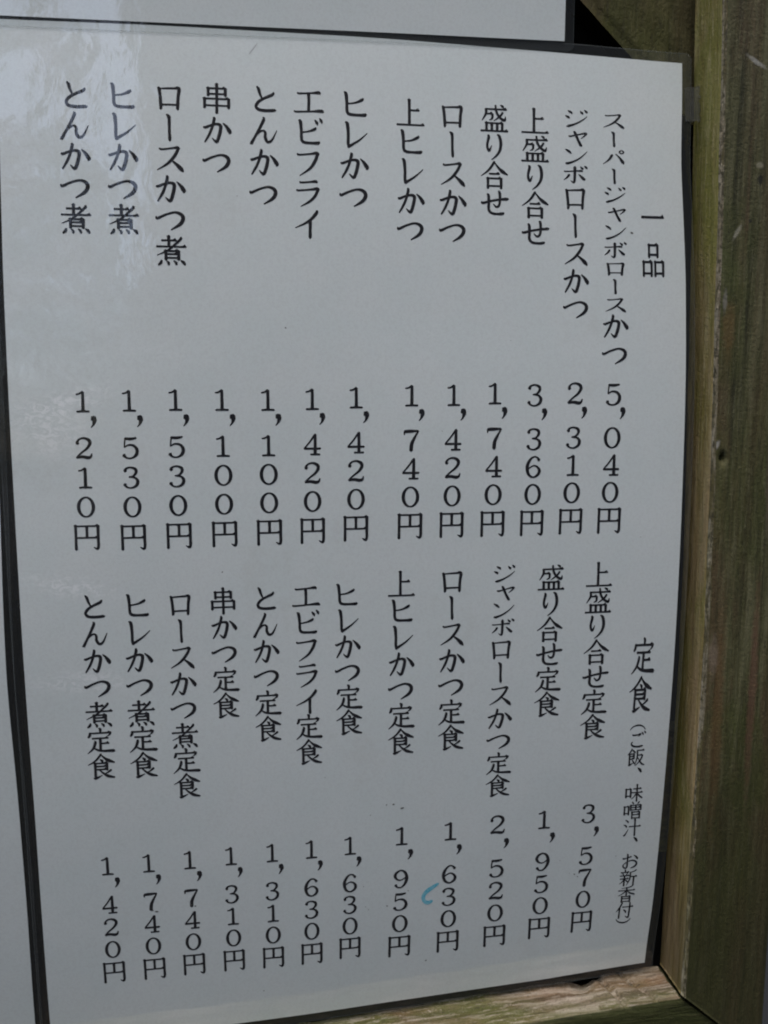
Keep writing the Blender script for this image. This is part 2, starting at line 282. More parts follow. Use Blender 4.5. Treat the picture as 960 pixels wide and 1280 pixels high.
# ---------------------------------------------------------------- lettering: Mincho strokes on a 100 x 100 body, y down
# h x0 y0 x1 y1 : thin horizontal with a triangular stop;  v x0 y0 x1 y1 : thick vertical with a head;
# b x,y,w ...   : brush curve with its width at every point; o cx cy rx ry wside wtop : ring
GLYPHS = {
'一': 'h 3 50 97 50 1.15',
'ー': 'b 41,8,3 48,14,9 50,24,8 50,60,7 51,84,8 51,92,6',
'ス': 'b 18,19,5 26,22,5 60,17,5 74,15,8 80,20,5;b 77,18,7 66,40,8 44,66,7 10,88,2;b 52,54,3 68,66,7 84,82,11 92,92,3',
'パ': 'b 40,30,3 41,36,9 30,60,7 6,86,2;b 56,28,3 72,48,7 84,72,11 88,84,3;o 80 16 8 8 5 5',
'ジ': 'b 20,10,3 30,18,9 36,26,3;b 10,36,3 20,43,9 26,51,3;b 18,88,5 22,90,10 48,78,7 74,58,5 92,38,2;b 66,10,3 73,20,8 76,27,3;b 82,4,3 89,13,8 92,20,3',
'ャ': 'b 24,42,3 30,46,7 60,36,5 86,28,8 92,33,5;b 90,32,6 82,44,5 70,56,2;b 42,20,3 47,26,8 58,60,8 70,92,9 71,97,4',
'ン': 'b 12,16,3 24,26,9 34,38,4;b 16,86,5 21,90,10 46,78,7 72,56,5 94,26,2',
'ボ': 'b 10,32,4 14,35,5 50,32,5 72,30,8 78,34,4;b 46,10,5 49,16,9 49,60,8 48,84,8 44,92,6 34,82,2;b 28,50,7 22,64,7 8,80,2;b 64,48,3 74,60,8 84,74,10 86,80,3;b 70,8,3 77,17,8 80,24,3;b 86,4,3 92,12,8 95,19,3',
'ロ': 'b 16,22,5 20,26,8 23,50,8 25,82,8 23,90,5;b 20,25,4 50,23,5 78,22,6;b 72,20,6 82,24,9 79,50,8 77,84,8 76,90,5;b 24,76,5 50,75,5 76,75,5',
'か': 'b 6,40,4 12,42,7 32,34,6 50,30,7 61,34,9 62,46,9 56,72,9 48,88,8 34,76,2;b 38,8,4 41,14,8 34,42,7 24,66,7 10,90,4;b 70,26,3 82,38,8 92,54,11 90,60,4',
'つ': 'b 4,40,3 8,46,7 34,34,6 62,26,6 82,32,9 88,46,10 78,64,9 50,82,3',
'と': 'b 26,10,4 32,18,8 36,32,7 42,46,5;b 82,28,5 76,36,8 50,48,7 32,60,8 24,74,8 32,85,8 56,88,8 84,86,8 88,84,3',
'ん': 'b 46,6,3 49,14,8 34,46,7 20,72,7 8,94,8 10,88,4;b 10,90,3 26,64,5 44,50,5 54,56,7 54,72,8 62,86,8 76,80,6 92,48,2',
'ヒ': 'b 16,10,4 22,16,9 25,44,8 26,72,8 34,82,8 60,84,7 84,83,9 86,78,4;b 25,48,4 52,44,5 74,34,8 78,28,3',
'レ': 'b 20,8,4 27,14,9 30,46,8 30,78,8 34,88,8;b 30,88,9 44,80,7 68,64,5 92,42,2',
'エ': 'b 12,20,4 18,23,5 60,20,5 82,18,9 88,23,4;b 49,22,9 50,50,8 49,80,8;b 2,80,4 8,83,5 60,80,5 92,78,9 98,83,4',
'ビ': 'b 16,10,4 22,16,9 25,44,8 26,72,8 34,82,8 60,84,7 82,83,9 84,78,4;b 25,50,4 50,46,5 70,38,8 74,32,3;b 70,8,3 77,17,8 80,24,3;b 86,2,3 92,11,8 95,18,3',
'フ': 'b 12,20,4 18,24,5 56,20,5 76,17,9 84,22,6;b 80,19,8 72,42,9 54,68,7 20,92,2',
'ラ': 'b 20,12,4 26,15,5 56,12,5 74,10,8 78,15,4;b 10,38,4 16,41,5 56,37,5 78,34,9 85,38,6;b 82,37,8 72,58,8 54,76,7 24,93,2',
'イ': 'b 76,6,4 78,12,9 62,32,8 40,48,6 6,64,2;b 52,36,4 56,42,9 56,70,8 56,92,9 55,97,5',
'り': 'b 26,10,4 30,16,8 25,40,7 26,56,7 32,64,7 40,46,2;b 60,8,4 68,14,8 73,36,9 70,60,8 58,80,6 40,95,2',
'せ': 'b 4,46,4 10,50,7 40,42,6 74,36,7 96,34,8 98,31,3;b 24,18,4 29,24,8 30,50,8 30,72,8 40,84,7 62,87,7 80,85,8 84,81,3;b 64,8,4 69,14,8 70,40,7 66,58,7 56,62,6 46,52,2',
'お': 'b 8,30,4 14,34,7 34,30,5 54,24,7 57,21,3;b 32,8,4 36,14,8 35,46,7 34,78,8 26,90,7 12,80,6 14,68,5 34,54,5 60,46,6 80,52,8 88,66,9 78,82,8 54,91,3;b 70,16,3 82,24,7 90,36,9 88,40,3',
'ご': 'b 24,22,4 30,27,7 50,26,6 68,22,8 64,28,5 56,34,2;b 26,62,3 20,72,7 28,84,8 52,89,8 78,86,8 82,82,3;b 74,12,3 81,20,7 84,27,3;b 88,6,3 94,14,7 97,20,3',
'、': 'b 62,8,2 74,19,11 82,32,8 84,36,3',
'（': 'b 8,96,3 22,80,5 50,72,7 78,80,5 92,96,3',
'）': 'b 8,4,3 22,20,5 50,28,7 78,20,5 92,4,3',
'上': 'v 46 6 46 90;h 48 42 80 42;h 3 91 97 91',
'合': 'b 50,4,7 36,26,7 22,40,5 3,54,2;b 50,6,3 66,26,7 80,38,10 97,48,4;h 32 46 68 46;q 27 60 74 96 88',
'串': 'v 50 3 50 99;q 22 16 78 42 36;q 10 50 89 82 74',
'品': 'q 32 6 68 42 35;q 8 54 42 96 88;q 58 54 92 96 88',
'煮': 'h 20 18 66 18;v 42 4 42 37;h 4 38 96 38;b 78,8,4 80,12,7 62,30,6 38,50,5 5,66,2;q 32 50 72 80 74;h 34 62 70 62;b 18,82,5 16,90,8 8,97,5;b 34,84,3 40,90,7 40,97,5;b 56,83,3 63,89,7 65,96,5;b 78,82,3 87,88,8 92,96,5',
'定': 'b 46,2,4 51,6,8 51,18,6;b 14,18,6 13,28,8 8,36,5;h 14 20 86 20;b 86,18,8 84,26,6 76,33,2;h 22 40 78 40;v 50 40 50 86;h 52 60 80 60;b 30,50,4 32,56,8 24,78,7 4,97,2;b 24,74,3 38,84,6 60,89,7 96,90,9 90,94,3',
'食': 'b 50,2,7 36,20,6 22,32,5 3,42,2;b 50,4,3 64,19,7 78,28,10 97,36,4;b 46,22,3 53,28,8 54,34,4;h 28 37 72 37;v 28 36 28 88;b 70,36,8 70,64,7;h 28 49 70 49;h 28 61 70 61;b 22,94,5 30,94,8 52,84,2;b 84,64,7 74,72,5 62,78,2;b 42,62,3 56,76,6 74,88,9 96,94,5',
'盛': 'b 72,3,3 80,8,7 82,13,3;h 18 18 94 18;b 20,18,7 20,34,7 6,58,2;h 22 34 44 34;b 43,34,7 42,50,6 32,56,2;b 54,4,5 58,28,7 70,46,7 86,55,8 90,42,2;b 80,28,6 70,42,6 48,58,2;v 22 64 22 92;h 22 66 80 66;v 78 66 78 92;v 41 66 41 92;v 60 66 60 92;h 2 93 98 93',
'飯': 'b 26,3,6 18,18,6 3,34,2;b 26,6,3 36,14,7 46,24,5;h 15 30 42 30;v 14 30 14 88;b 39,30,7 39,58,6;h 15 43 38 43;h 15 57 38 57;b 8,92,4 16,90,7 36,78,2;b 28,62,3 38,76,7 42,84,5;h 54 12 94 12;b 56,12,7 56,50,7 44,94,2;h 58 38 84 38;b 86,38,7 74,66,7 48,95,2;b 58,48,3 72,72,6 84,86,8 98,93,4',
'味': 'q 6 26 32 74 66;h 46 27 90 27;h 38 48 98 48;v 67 4 67 98;b 64,50,6 54,68,5 36,84,2;b 70,50,3 80,66,7 98,80,6',
'噌': 'q 3 26 26 74 66;b 44,2,3 50,9,7 53,16,3;b 84,2,6 80,9,6 74,17,2;q 38 20 94 50 48;v 66 20 66 48;h 40 34 92 34;q 46 58 88 97 94;h 48 75 86 75',
'汁': 'b 12,6,3 24,13,7 28,22,5;b 3,32,3 15,38,7 20,47,5;b 4,94,6 12,90,7 30,58,2;h 34 44 98 44;v 66 4 66 98',
'新': 'b 26,2,4 30,6,7 30,16,6;h 6 17 52 17;b 14,22,3 20,28,6 21,34,4;b 44,20,6 40,28,5 34,36,2;h 3 37 54 37;h 5 55 52 55;v 29 38 29 97;b 28,58,6 18,72,5 3,84,2;b 32,60,3 42,68,6 50,76,5;b 92,6,6 80,14,5 58,19,3;b 60,18,7 60,56,7 44,96,2;h 62 44 99 44;v 82 44 82 98',
'香': 'b 80,3,6 62,10,5 20,15,2;h 3 28 97 28;v 50 11 50 58;b 46,30,6 32,44,5 4,58,2;b 54,30,3 68,43,7 97,54,7;q 27 62 73 98 94;h 29 77 72 77',
'付': 'b 34,3,7 22,32,7 2,58,2;v 22 34 22 98;h 38 30 98 30;b 78,4,6 79,30,8 78,86,8 72,95,7 58,85,2;b 44,46,3 56,56,8 60,66,5',
'円': 'v 12 12 12 98;h 12 15 90 15;b 88,13,9 88,60,8 88,86,8 84,96,7 72,90,2;v 50 15 50 55;h 12 56 88 56',
'0': 'o 50 50 25 34 9.5 4.5',
'1': 'b 51,17,8 51,84,9;b 29,25,4 40,23,5 51,16,6;b 30,84,5 51,83,6 72,84,5',
'2': 'b 29,34,10 28,27,7 36,18,5 52,15,6 67,22,9 70,34,9 60,50,7 40,66,5 26,79,4;b 25,81,7 44,79,8 62,82,9 72,79,7 76,68,3',
'3': 'b 29,28,10 33,19,6 48,15,5 64,21,8 66,33,8 56,45,5 42,48,4;b 44,48,4 62,51,6 71,63,9 66,78,8 50,86,5 34,83,5 27,73,10',
'4': 'b 60,15,8 60,84,9;b 59,15,5 42,40,5 23,62,4;b 22,64,6 78,64,6;b 44,84,5 76,84,5',
'5': 'b 32,18,7 52,19,8 70,16,5;b 33,18,4 31,32,4 30,48,4;b 30,48,3 44,40,5 62,43,7 72,57,9 69,74,9 54,85,5 36,84,5 27,74,10',
'6': 'b 70,27,9 62,17,5 48,16,5 34,30,8 27,52,10 33,76,8 50,86,5 67,77,8 72,63,9 64,50,6 50,46,4 35,54,4 28,64,3',
'7': 'b 26,30,3 27,20,6;b 27,19,8 46,18,9 74,17,5;b 75,17,4 62,40,7 52,62,10 50,85,10',
'9': 'b 30,73,9 38,83,5 52,84,5 66,70,8 73,48,10 67,24,8 50,14,5 33,23,8 28,37,9 36,50,6 50,54,4 65,46,4 72,36,3',
',': 'b 44,34,9 48,38,16 52,46,12 48,60,6 40,70,2',
}
BOLD = 1.25
def catmull(pts, sub):
    if len(pts) == 2:
        return [tuple(a + (b - a) * i / 3 for a, b in zip(*pts)) for i in range(4)]
    P = [pts[0]] + pts + [pts[-1]]; out = []
    for i in range(1, len(P) - 2):
        for k in range(sub):
            t = k / sub
            out.append(tuple(0.5 * (2 * p1 + (p2 - p0) * t + (2 * p0 - 5 * p1 + 4 * p2 - p3) * t * t + (3 * p1 - p0 - 3 * p2 + p3) * t ** 3)
                             for p0, p1, p2, p3 in zip(P[i - 1], P[i], P[i + 1], P[i + 2])))
    out.append(P[-2]); return out
def brush(pts, closed=False, sub=5, bold=True):
    c = catmull(pts, sub) if not closed else pts
    n = len(c); V = []; F = []
    for i, (x, y, w) in enumerate(c):
        if closed: a, b = c[(i - 1) % n], c[(i + 1) % n]
        else: a, b = c[max(i - 1, 0)], c[min(i + 1, n - 1)]
        dx, dy = b[0] - a[0], b[1] - a[1]; L = math.hypot(dx, dy) or 1
        w = (max(w, 0.6) * BOLD + 0.5) * 0.5 if bold else w * 0.5
        V += [(x - dy / L * w, y + dx / L * w), (x + dy / L * w, y - dx / L * w)]
    for i in range(n if closed else n - 1):
        j = (i + 1) % n
        F.append((2 * i, 2 * i + 1, 2 * j + 1, 2 * j))
    if not closed:                              # rounded ends
        for e, s in ((0, 1), (n - 1, -1)):
            x, y, w = c[e]; x2, y2, _ = c[e + s]; L = math.hypot(x - x2, y - y2) or 1
            k = len(V); V.append((x + (x - x2) / L * w * 0.45, y + (y - y2) / L * w * 0.45)); F.append((2 * e, 2 * e + 1, k))
    return V, F
WH, WV = 5.0, 8.0
def glyph_polys(ch):
    out = []
    for st in GLYPHS[ch].split(';'):
        k, rest = st[0], st[2:]
        if k == 'b': out.append(brush([tuple(map(float, p.split(','))) for p in rest.split()]))
        elif k == 'o':
            cx, cy, rx, ry, ws, wt = map(float, rest.split())
            out.append(brush([(cx + rx * math.cos(a), cy + ry * math.sin(a), wt + (ws - wt) * abs(math.cos(a)) ** 1.5)
                              for a in [2 * math.pi * i / 28 for i in range(28)]], True))
        else:
            v = list(map(float, rest.split()))
            def H(x0, y0, x1, y1, s=1.0, stop=True):
                out.append(brush([(x0, y0, WH * s + 1), (x0 + 4, y0, WH * s), (x1 - 6, y1, WH * s), (x1, y1, WH * s)], sub=1))
                if stop: out.append(([(x1 - 15, y1 - WH * .4), (x1 - 4, y1 - 8 * s), (x1 + 2, y1), (x1, y1 + WH * .5 * s), (x1 - 10, y1 + WH * .4)], [(0, 1, 2, 3, 4)]))
            def W(x0, y0, x1, y1):
                out.append(brush([(x0 - .5, y0, WV + 1.5), (x0, y0 + 6, WV), (x1, (y0 + y1) / 2, WV - .6), (x1, y1, WV)], sub=1))
                out.append(([(x0 - 7.5, y0 - 1), (x0 + 3, y0 - 3), (x0 + 3, y0 + 8), (x0 - 3, y0 + 5)], [(0, 1, 2, 3)]))
            if k == 'h': H(*v)
            elif k == 'v': W(*v)
            elif k == 'q':
                x0, y0, x1, y1, yb = v
                W(x0, y0, x0, y1); H(x0, y0 + 2, x1, y0 + 2)
                out.append(brush([(x1, y0 + 1, WV + .5), (x1, y1, WV)])); out.append(brush([(x0, yb, WH), (x1, yb, WH)]))
    return out
GLYPH_CACHE = {ch: glyph_polys(ch) for ch in GLYPHS}
# ---------------------------------------------------------------- large structure: ground, plus building and tree added out of view to shape the glare
def g(x, y, z): return (x / MM, y / MM, z / MM)            # metres into the mm helpers
ground_mat = flat_mat('dark_gravelly_ground', (0.008, 0.0082, 0.0078), 1.0, 9.0)
me = mesh('ground', [g(-60, -60, -1.25), g(60, -60, -1.25), g(60, 60, -1.25), g(-60, 60, -1.25)], [(0, 1, 2, 3)], False)
link('ground', me, ground_mat, None, kind='structure')

def box_mesh(name, x0, x1, y0, y1, z0, z1, bev=0.0):
    bm = bmesh.new(); bmesh.ops.create_cube(bm, size=1)
    for v in bm.verts:
        v.co = Vector(((x0 + x1) / 2 + v.co.x * (x1 - x0), (y0 + y1) / 2 + v.co.y * (y1 - y0), (z0 + z1) / 2 + v.co.z * (z1 - z0))) * MM
    if bev: bmesh.ops.bevel(bm, geom=bm.edges[:], offset=bev * MM, segments=2, affect='EDGES', profile=0.6)
    m = bpy.data.meshes.new(name); bm.to_mesh(m); bm.free(); return m
blocker = empty('added_building', g(3, -5, -1.25), label='dark building added out of view to block sky and bound the film glare', category='building')  # unseen building, added to block sky and give the glare a straight edge
wall_m = flat_mat('dark_timber_wall', (0.035, 0.030, 0.026), 0.8, 4.0)
link('wall', box_mesh('wall', -820, 9000, -9000, -5000, -1250, 4300), wall_m, blocker)
link('roof', box_mesh('roof', -770, 9400, -9300, -4600, 4310, 4480, 20), flat_mat('grey_roof', (0.06, 0.06, 0.065), 0.7, 3.0), blocker)
win_m = flat_mat('dim_window', (0.02, 0.025, 0.03), 0.15, 2.0)
for i in range(4):
    w = link('window', box_mesh('window', 600 + i * 2000, 1700 + i * 2000, -5010, -4960, 0, 1100, 8), wall_m, blocker)
    link('pane', box_mesh('pane', 660 + i * 2000, 1640 + i * 2000, -4958, -4950, 60, 1040), win_m, w)

def leaf_mat():
    t = NT('green_leaves')
    c = t.mix(t.noise(t.mapping((1, 1, 1)), 3.0, 3), (0.018, 0.040, 0.012), (0.045, 0.080, 0.025))
    return t.done(t.principled(c, 0.55))
tree = empty('unseen_tree', g(-2.2, -5.2, -1.25), label='leafy green tree out of view, its openings shaped for the glare in the film', category='tree')
rng = random.Random(4)
def density(az, el):
    """leaf cover of the crown: openings where the sky glints through"""
    n = noise.noise(Vector((az * 0.42, el * 0.30, 1.7))) + 0.7 * noise.noise(Vector((az * 2.0, el * 1.4, 5.2)))
    d = 1.0
    def hole(ca, ce, ra, re, k): return max(0.0, 1.0 - ((az - ca) / ra) ** 2 - ((el - ce) / re) ** 2) * k
    for h in HOLES: d -= hole(*h)
    return d + 0.7 * n * (1 if d < 0.98 else 0)
HOLES = [(-10.3, 34.5, 1.7, 6.5, 9.0), (-10.9, 27.5, 2.2, 4.6, 1.7), (-9.5, 25.0, 1.0, 6.0, 3.0), (-17.2, 28.6, 3.9, 2.5, 5.0), (-15.6, 31.5, 2.4, 1.4, 1.6), (-9.6, 17.0, 0.9, 5.0, 1.0), (-15.0, -1.0, 3.0, 2.5, .7), (-14, 6, 2, 1.5, .8)]  # openings placed to shape the sky glare on the film
V, Fc = [], []
n_leaf = 0
while n_leaf < 26000:
    az = rng.uniform(-42, -6.5); el = rng.uniform(-4, 47)
    lim = 46 - 0.02 * (az + 24) ** 2
    if el > lim + 3 * noise.noise(Vector((az * .3, el * .3, 0))): continue
    if rng.random() > density(az, el): continue
    r = rng.uniform(5.3, 6.6)
    a, e = math.radians(az), math.radians(el)
    px, pz, py = math.sin(a) * math.cos(e) * r - 0.07, math.sin(e) * r + 0.1, -math.cos(a) * math.cos(e) * r
    s = rng.uniform(.020, .038)
    u = Vector((rng.gauss(0, 1), rng.gauss(0, .5), rng.gauss(0, 1))).normalized()
    w = u.cross(Vector((rng.gauss(0, .5), 1, rng.gauss(0, .5)))).normalized()
    k = len(V); c = Vector((px, py, pz))
    for q in (c - u * s * 1.5, c + w * s * .6, c + u * s * 1.5, c - w * s * .6): V.append(g(*q))
    Fc.append((k, k + 1, k + 2, k + 3)); n_leaf += 1
link('crown', mesh('crown', V, Fc, False), leaf_mat(), tree, kind='stuff')
V, Fc = [], []
for i in range(13):
    z = -1.25 + i * 0.28; r = 0.16 - i * 0.008
    for k in range(12):
        a = k * math.pi / 6
        V.append(g(-2.2 + r * math.cos(a) + 0.05 * math.sin(i * .7), -5.6 + r * math.sin(a), z))
for i in range(12):
    for k in range(12): Fc.append((i * 12 + k, i * 12 + (k + 1) % 12, (i + 1) * 12 + (k + 1) % 12, (i + 1) * 12 + k))
link('trunk', mesh('trunk', V, Fc), flat_mat('bark', (0.06, 0.05, 0.04), 0.9, 20), tree)

# ---------------------------------------------------------------- the notice board: post, rail, brace, slat, stile, backing
board = empty('notice_board', (162, 0, -240),
              label='weathered mossy timber frame of the outdoor notice board round the sheets', category='notice board')
link('back_panel', box_mesh('back_panel', -360, 194, 24, 30, -300, 360), mat_void, board)
link('stile', box_mesh('stile', -101, -76, 9, 21, -250, 350, 1.0), mat_dark, board, label='dark brown upright strip behind the gap between two sheets')

# mossy diagonal corner brace, seen above the sheet's top right corner
def oriented(name, p0, p1, width, y0, y1, mat, seed, lab):
    """plank whose lower edge runs p0 -> p1 (x, z mm)"""
    d = Vector((p1[0] - p0[0], 0, p1[1] - p0[1])); L = d.length; d.normalize(); up = Vector((-d.z, 0, d.x))
    nx, ny = int(L / 2.5), int(width / 2.5)
    V, Fc = [], []
    for j in range(ny + 1):
        for i in range(nx + 1):
            q = Vector((p0[0], 0, p0[1])) + d * (L * i / nx) + up * (width * j / ny)
            h = 0.5 * noise.noise(Vector((i * .05 + seed, j * .7, seed))) + .25 * noise.noise(Vector((i * .3, j * 1.5, seed)))
            rnd = 1.2 if j in (0, ny) else 0
            V.append((q.x, y0 + rnd - h, q.z))
    for j in range(ny):
        for i in range(nx):
            a = j * (nx + 1) + i; Fc.append((a, a + nx + 1, a + nx + 2, a + 1)[::-1])
    base = len(V)
    rim = [(i, 0) for i in range(nx + 1)] + [(nx, j) for j in range(1, ny + 1)] + [(i, ny) for i in range(nx - 1, -1, -1)] + [(0, j) for j in range(ny - 1, 0, -1)]
    for i, j in rim:
        x, _, z = V[j * (nx + 1) + i]; V.append((x, y1, z))
    n = len(rim)
    for k in range(n):
        a = rim[k][1] * (nx + 1) + rim[k][0]; b = rim[(k + 1) % n][1] * (nx + 1) + rim[(k + 1) % n][0]
        Fc.append((a, b, base + (k + 1) % n, base + k))
    Fc.append(tuple(base + k for k in range(n)))
    return link(name, mesh(name, V, Fc), mat, board, label=lab)
oriented('brace', (50.0, 205.0), (178.0, 90.0), 75, 11, 22, mat_back, 2.0, 'green mossy diagonal corner brace behind the top sheets')
mat_slat = wood('mossy_slat_wood', 'x', T_BACK, 0.5, None, 21.0, 0.6)
oriented('slat', (60.0, -188.0), (172.0, -193.0), 54, 9, 21, mat_slat, 6.0, 'mossy cross slat seen through the film by the lower right edge')

XI = [(-300, 162.2), (-239, 162.7), (-200, 163.2), (-164, 163.4), (-130, 164.2), (-90, 164.3), (-51, 163.9), (0, 162.8), (40, 161.6), (92, 160.2), (141, 158.4), (200, 157), (400, 155)]
def post_x(z): return smooth_tab(XI, z, 20)
def post_mesh():
    prof = [('s', 3 - 17.9 * i / 16, 0) for i in range(17)]              # inner side, back to front
    prof += [('b', -15.35, 0.25), ('b', -15.8, 0.75)]
    prof += [('f', -16.0, 0.75 + (34.8 - 0.75) * i / 46) for i in range(1, 47)]
    prof += [('f', -16.0, 37.0), ('b', -15.2, 38.0), ('e', -13.0, 38.6), ('e', 3, 38.6), ('e', 20, 38.6)]
    rows = 430; V = []
    for r in range(rows + 1):
        for kind, y, dx in prof:
            zb = -239.7 - dx * 0.86
            z = zb + (350 - zb) * r / rows
            x = (post_x(z) if dx < 20 else post_x(z) * (1 - (dx - 20) / 17) + 161.3 * (dx - 20) / 17) + dx
            P = Vector((x, y, z))
            n = 0.35 * noise.noise(Vector((x * .55, y * .55, z * .03))) + 0.16 * noise.noise(Vector((x * 1.6, y * 1.6, z * .10))) + 0.08 * noise.noise(Vector((x * 2, y * 2, z * .9)))
            if kind == 'b': n += 0.55 * max(0, noise.noise(Vector((3.3, 1.2, z * .16)))) * -1 + .35 * noise.noise(Vector((9.3, 1.2, z * .6)))
            crack = math.exp(-((x - 174.0 - 1.3 * math.sin(z * .02)) / 0.45) ** 2) * max(0, noise.noise(Vector((0.3, 7, z * .02)))) * 1.2
            hole = math.exp(-((x - 167.5) / 1.0) ** 2 - ((z + 22.5) / 1.6) ** 2) * 3.0      # small nail hole below the arris
            if kind == 's': P.x -= n * 0.8
            elif kind == 'f': P.y -= n - crack - hole
            elif kind == 'b': P.y -= n * .6; P.x -= n * .6
            V.append(tuple(P))
    c = len(prof); Fc = []; mi = []
    for r in range(rows):
        for k in range(c - 1):
            a = r * c + k; Fc.append((a, a + 1, a + c + 1, a + c))
            kk = prof[k][0] + prof[k + 1][0]
            mi.append(2 if 'b' in kk and k < 25 else (1 if kk == 'ss' else 0))
    Fc.append(tuple(range(c))); mi.append(0); Fc.append(tuple(reversed(range(rows * c, rows * c + c)))); mi.append(0)
    return mesh('post', V, Fc, True, mi)
link('post', post_mesh(), [mat_front, mat_side, mat_worn], board, label='thick upright post with yellowish inner side and pale worn edge')

def rail_mesh():
    prof = [('t', 4 - 18.2 * i / 30, 0) for i in range(31)] + [('b', -14.6, -0.5)] + [('f', -15.0, -1.2 - 46 * (i / 20)) for i in range(21)] + [('f', 20, -47)]
    cols = 700; V = []
    for i in range(cols + 1):
        for kind, y, dz in prof:
            xe = 162.0 - dz / 0.86 * 1.0
            x = -340 + (xe + 340) * i / cols
            z = -249.0 + (x - 27) * 0.056 + dz
            n = 0.5 * noise.noise(Vector((x * .03, y * .25, z * .25))) + .3 * noise.noise(Vector((x * .12, y * .5, z * .5))) + .18 * noise.noise(Vector((x * .5, y * .9, z)))
            if kind == 't':
                n += .22 * noise.noise(Vector((x * .9, y * 1.1, 2.0))); ridge = abs(noise.noise(Vector((x * .045 + y * .05, y * .11, 4.0))))
                n += 1.1 * (0.25 - ridge)                                          # flaking layers
                n -= 3.4 * math.exp(-((x - 127.5 - y * .5) / 5.0) ** 2 - ((y - 3) / 5.0) ** 2)   # broken chip
                n -= 1.6 * math.exp(-((x - 136 + y * .25) / 1.3) ** 2) * (1 if y < 6 else .3)
                n -= 1.2 * math.exp(-((x - 146 + y * .45) / .9) ** 2)
                if x > 129: n += 0.4
                V.append((x, y, z + n))
            elif kind == 'b': V.append((x, y - n * .3, z + n * .7))
            else: V.append((x, y - n * .5, z))
    c = len(prof); Fc = []; mi = []
    for i in range(cols):
        for k in range(c - 1):
            a = i * c + k; Fc.append((a, a + c, a + c + 1, a + 1)); mi.append(0 if prof[k][0] == 't' else 1)
    Fc.append(tuple(reversed(range(cols * c, cols * c + c)))); mi.append(1)
    return mesh('rail', V, Fc, True, mi)
link('rail', rail_mesh(), [mat_top, mat_rail], board, label='bottom rail with bleached flaking top and mossy front')

# ---------------------------------------------------------------- laminated sheets
def S(x, z):                                             # the big sheet bellies towards us
    return -11.0 * (1 - ((z + 58) / 180.0) ** 2) - 0.25 * math.sin(x * .03 + 1) * math.sin(z * .02) + 0.22 * noise.noise(Vector((x / 42, 3.1, z / 55)))
def S_top(x, z):
    q = max(0.0, z - 123)
    return S(x, min(z, 123)) - 0.3 + 0.03 * q - 0.0003 * q * q
def S_left(x, z): return S(-84, z) + 1.0 - 4.0 * (1 - ((x + 200) / 115.0) ** 2)
def sheet_mesh(name, Lf, Rf, Bf, Tf, surf, nx, nz, th=0.25, off=0.0):
    V, Fc = [], []
    for side in (0, 1):
        for j in range(nz + 1):
            v = j / nz
            for i in range(nx + 1):
                u = i / nx
                z = 0.0; x = 0.0
                zm = Bf(0) + (Tf(0) - Bf(0)) * v
                x = Lf(zm) + (Rf(zm) - Lf(zm)) * u
                z = Bf(x) + (Tf(x) - Bf(x)) * v
                V.append((x, surf(x, z) + off + th * side, z))
    n = (nx + 1) * (nz + 1)
    for j in range(nz):
        for i in range(nx):
            a = j * (nx + 1) + i
            Fc.append((a, a + 1, a + nx + 2, a + nx + 1)); Fc.append((n + a, n + a + nx + 1, n + a + nx + 2, n + a + 1))
    rim = [i for i in range(nx + 1)] + [j * (nx + 1) + nx for j in range(1, nz + 1)] + [nz * (nx + 1) + i for i in range(nx - 1, -1, -1)] + [j * (nx + 1) for j in range(nz - 1, 0, -1)]
    outline = [V[r] for r in rim]; m = len(rim); base = len(V)
    V += outline + [V[n + r] for r in rim]                  # own vertices, so the cut edge stays crisp
    for k in range(m):
        j = (k + 1) % m; Fc.append((base + j, base + k, base + m + k, base + m + j))
    return mesh(name, V, Fc), outline
def orient(me):
    bm = bmesh.new(); bm.from_mesh(me)
    for f in bm.faces:
        if f.normal.y > 0: f.normal_flip()
    bm.to_mesh(me); bm.free()
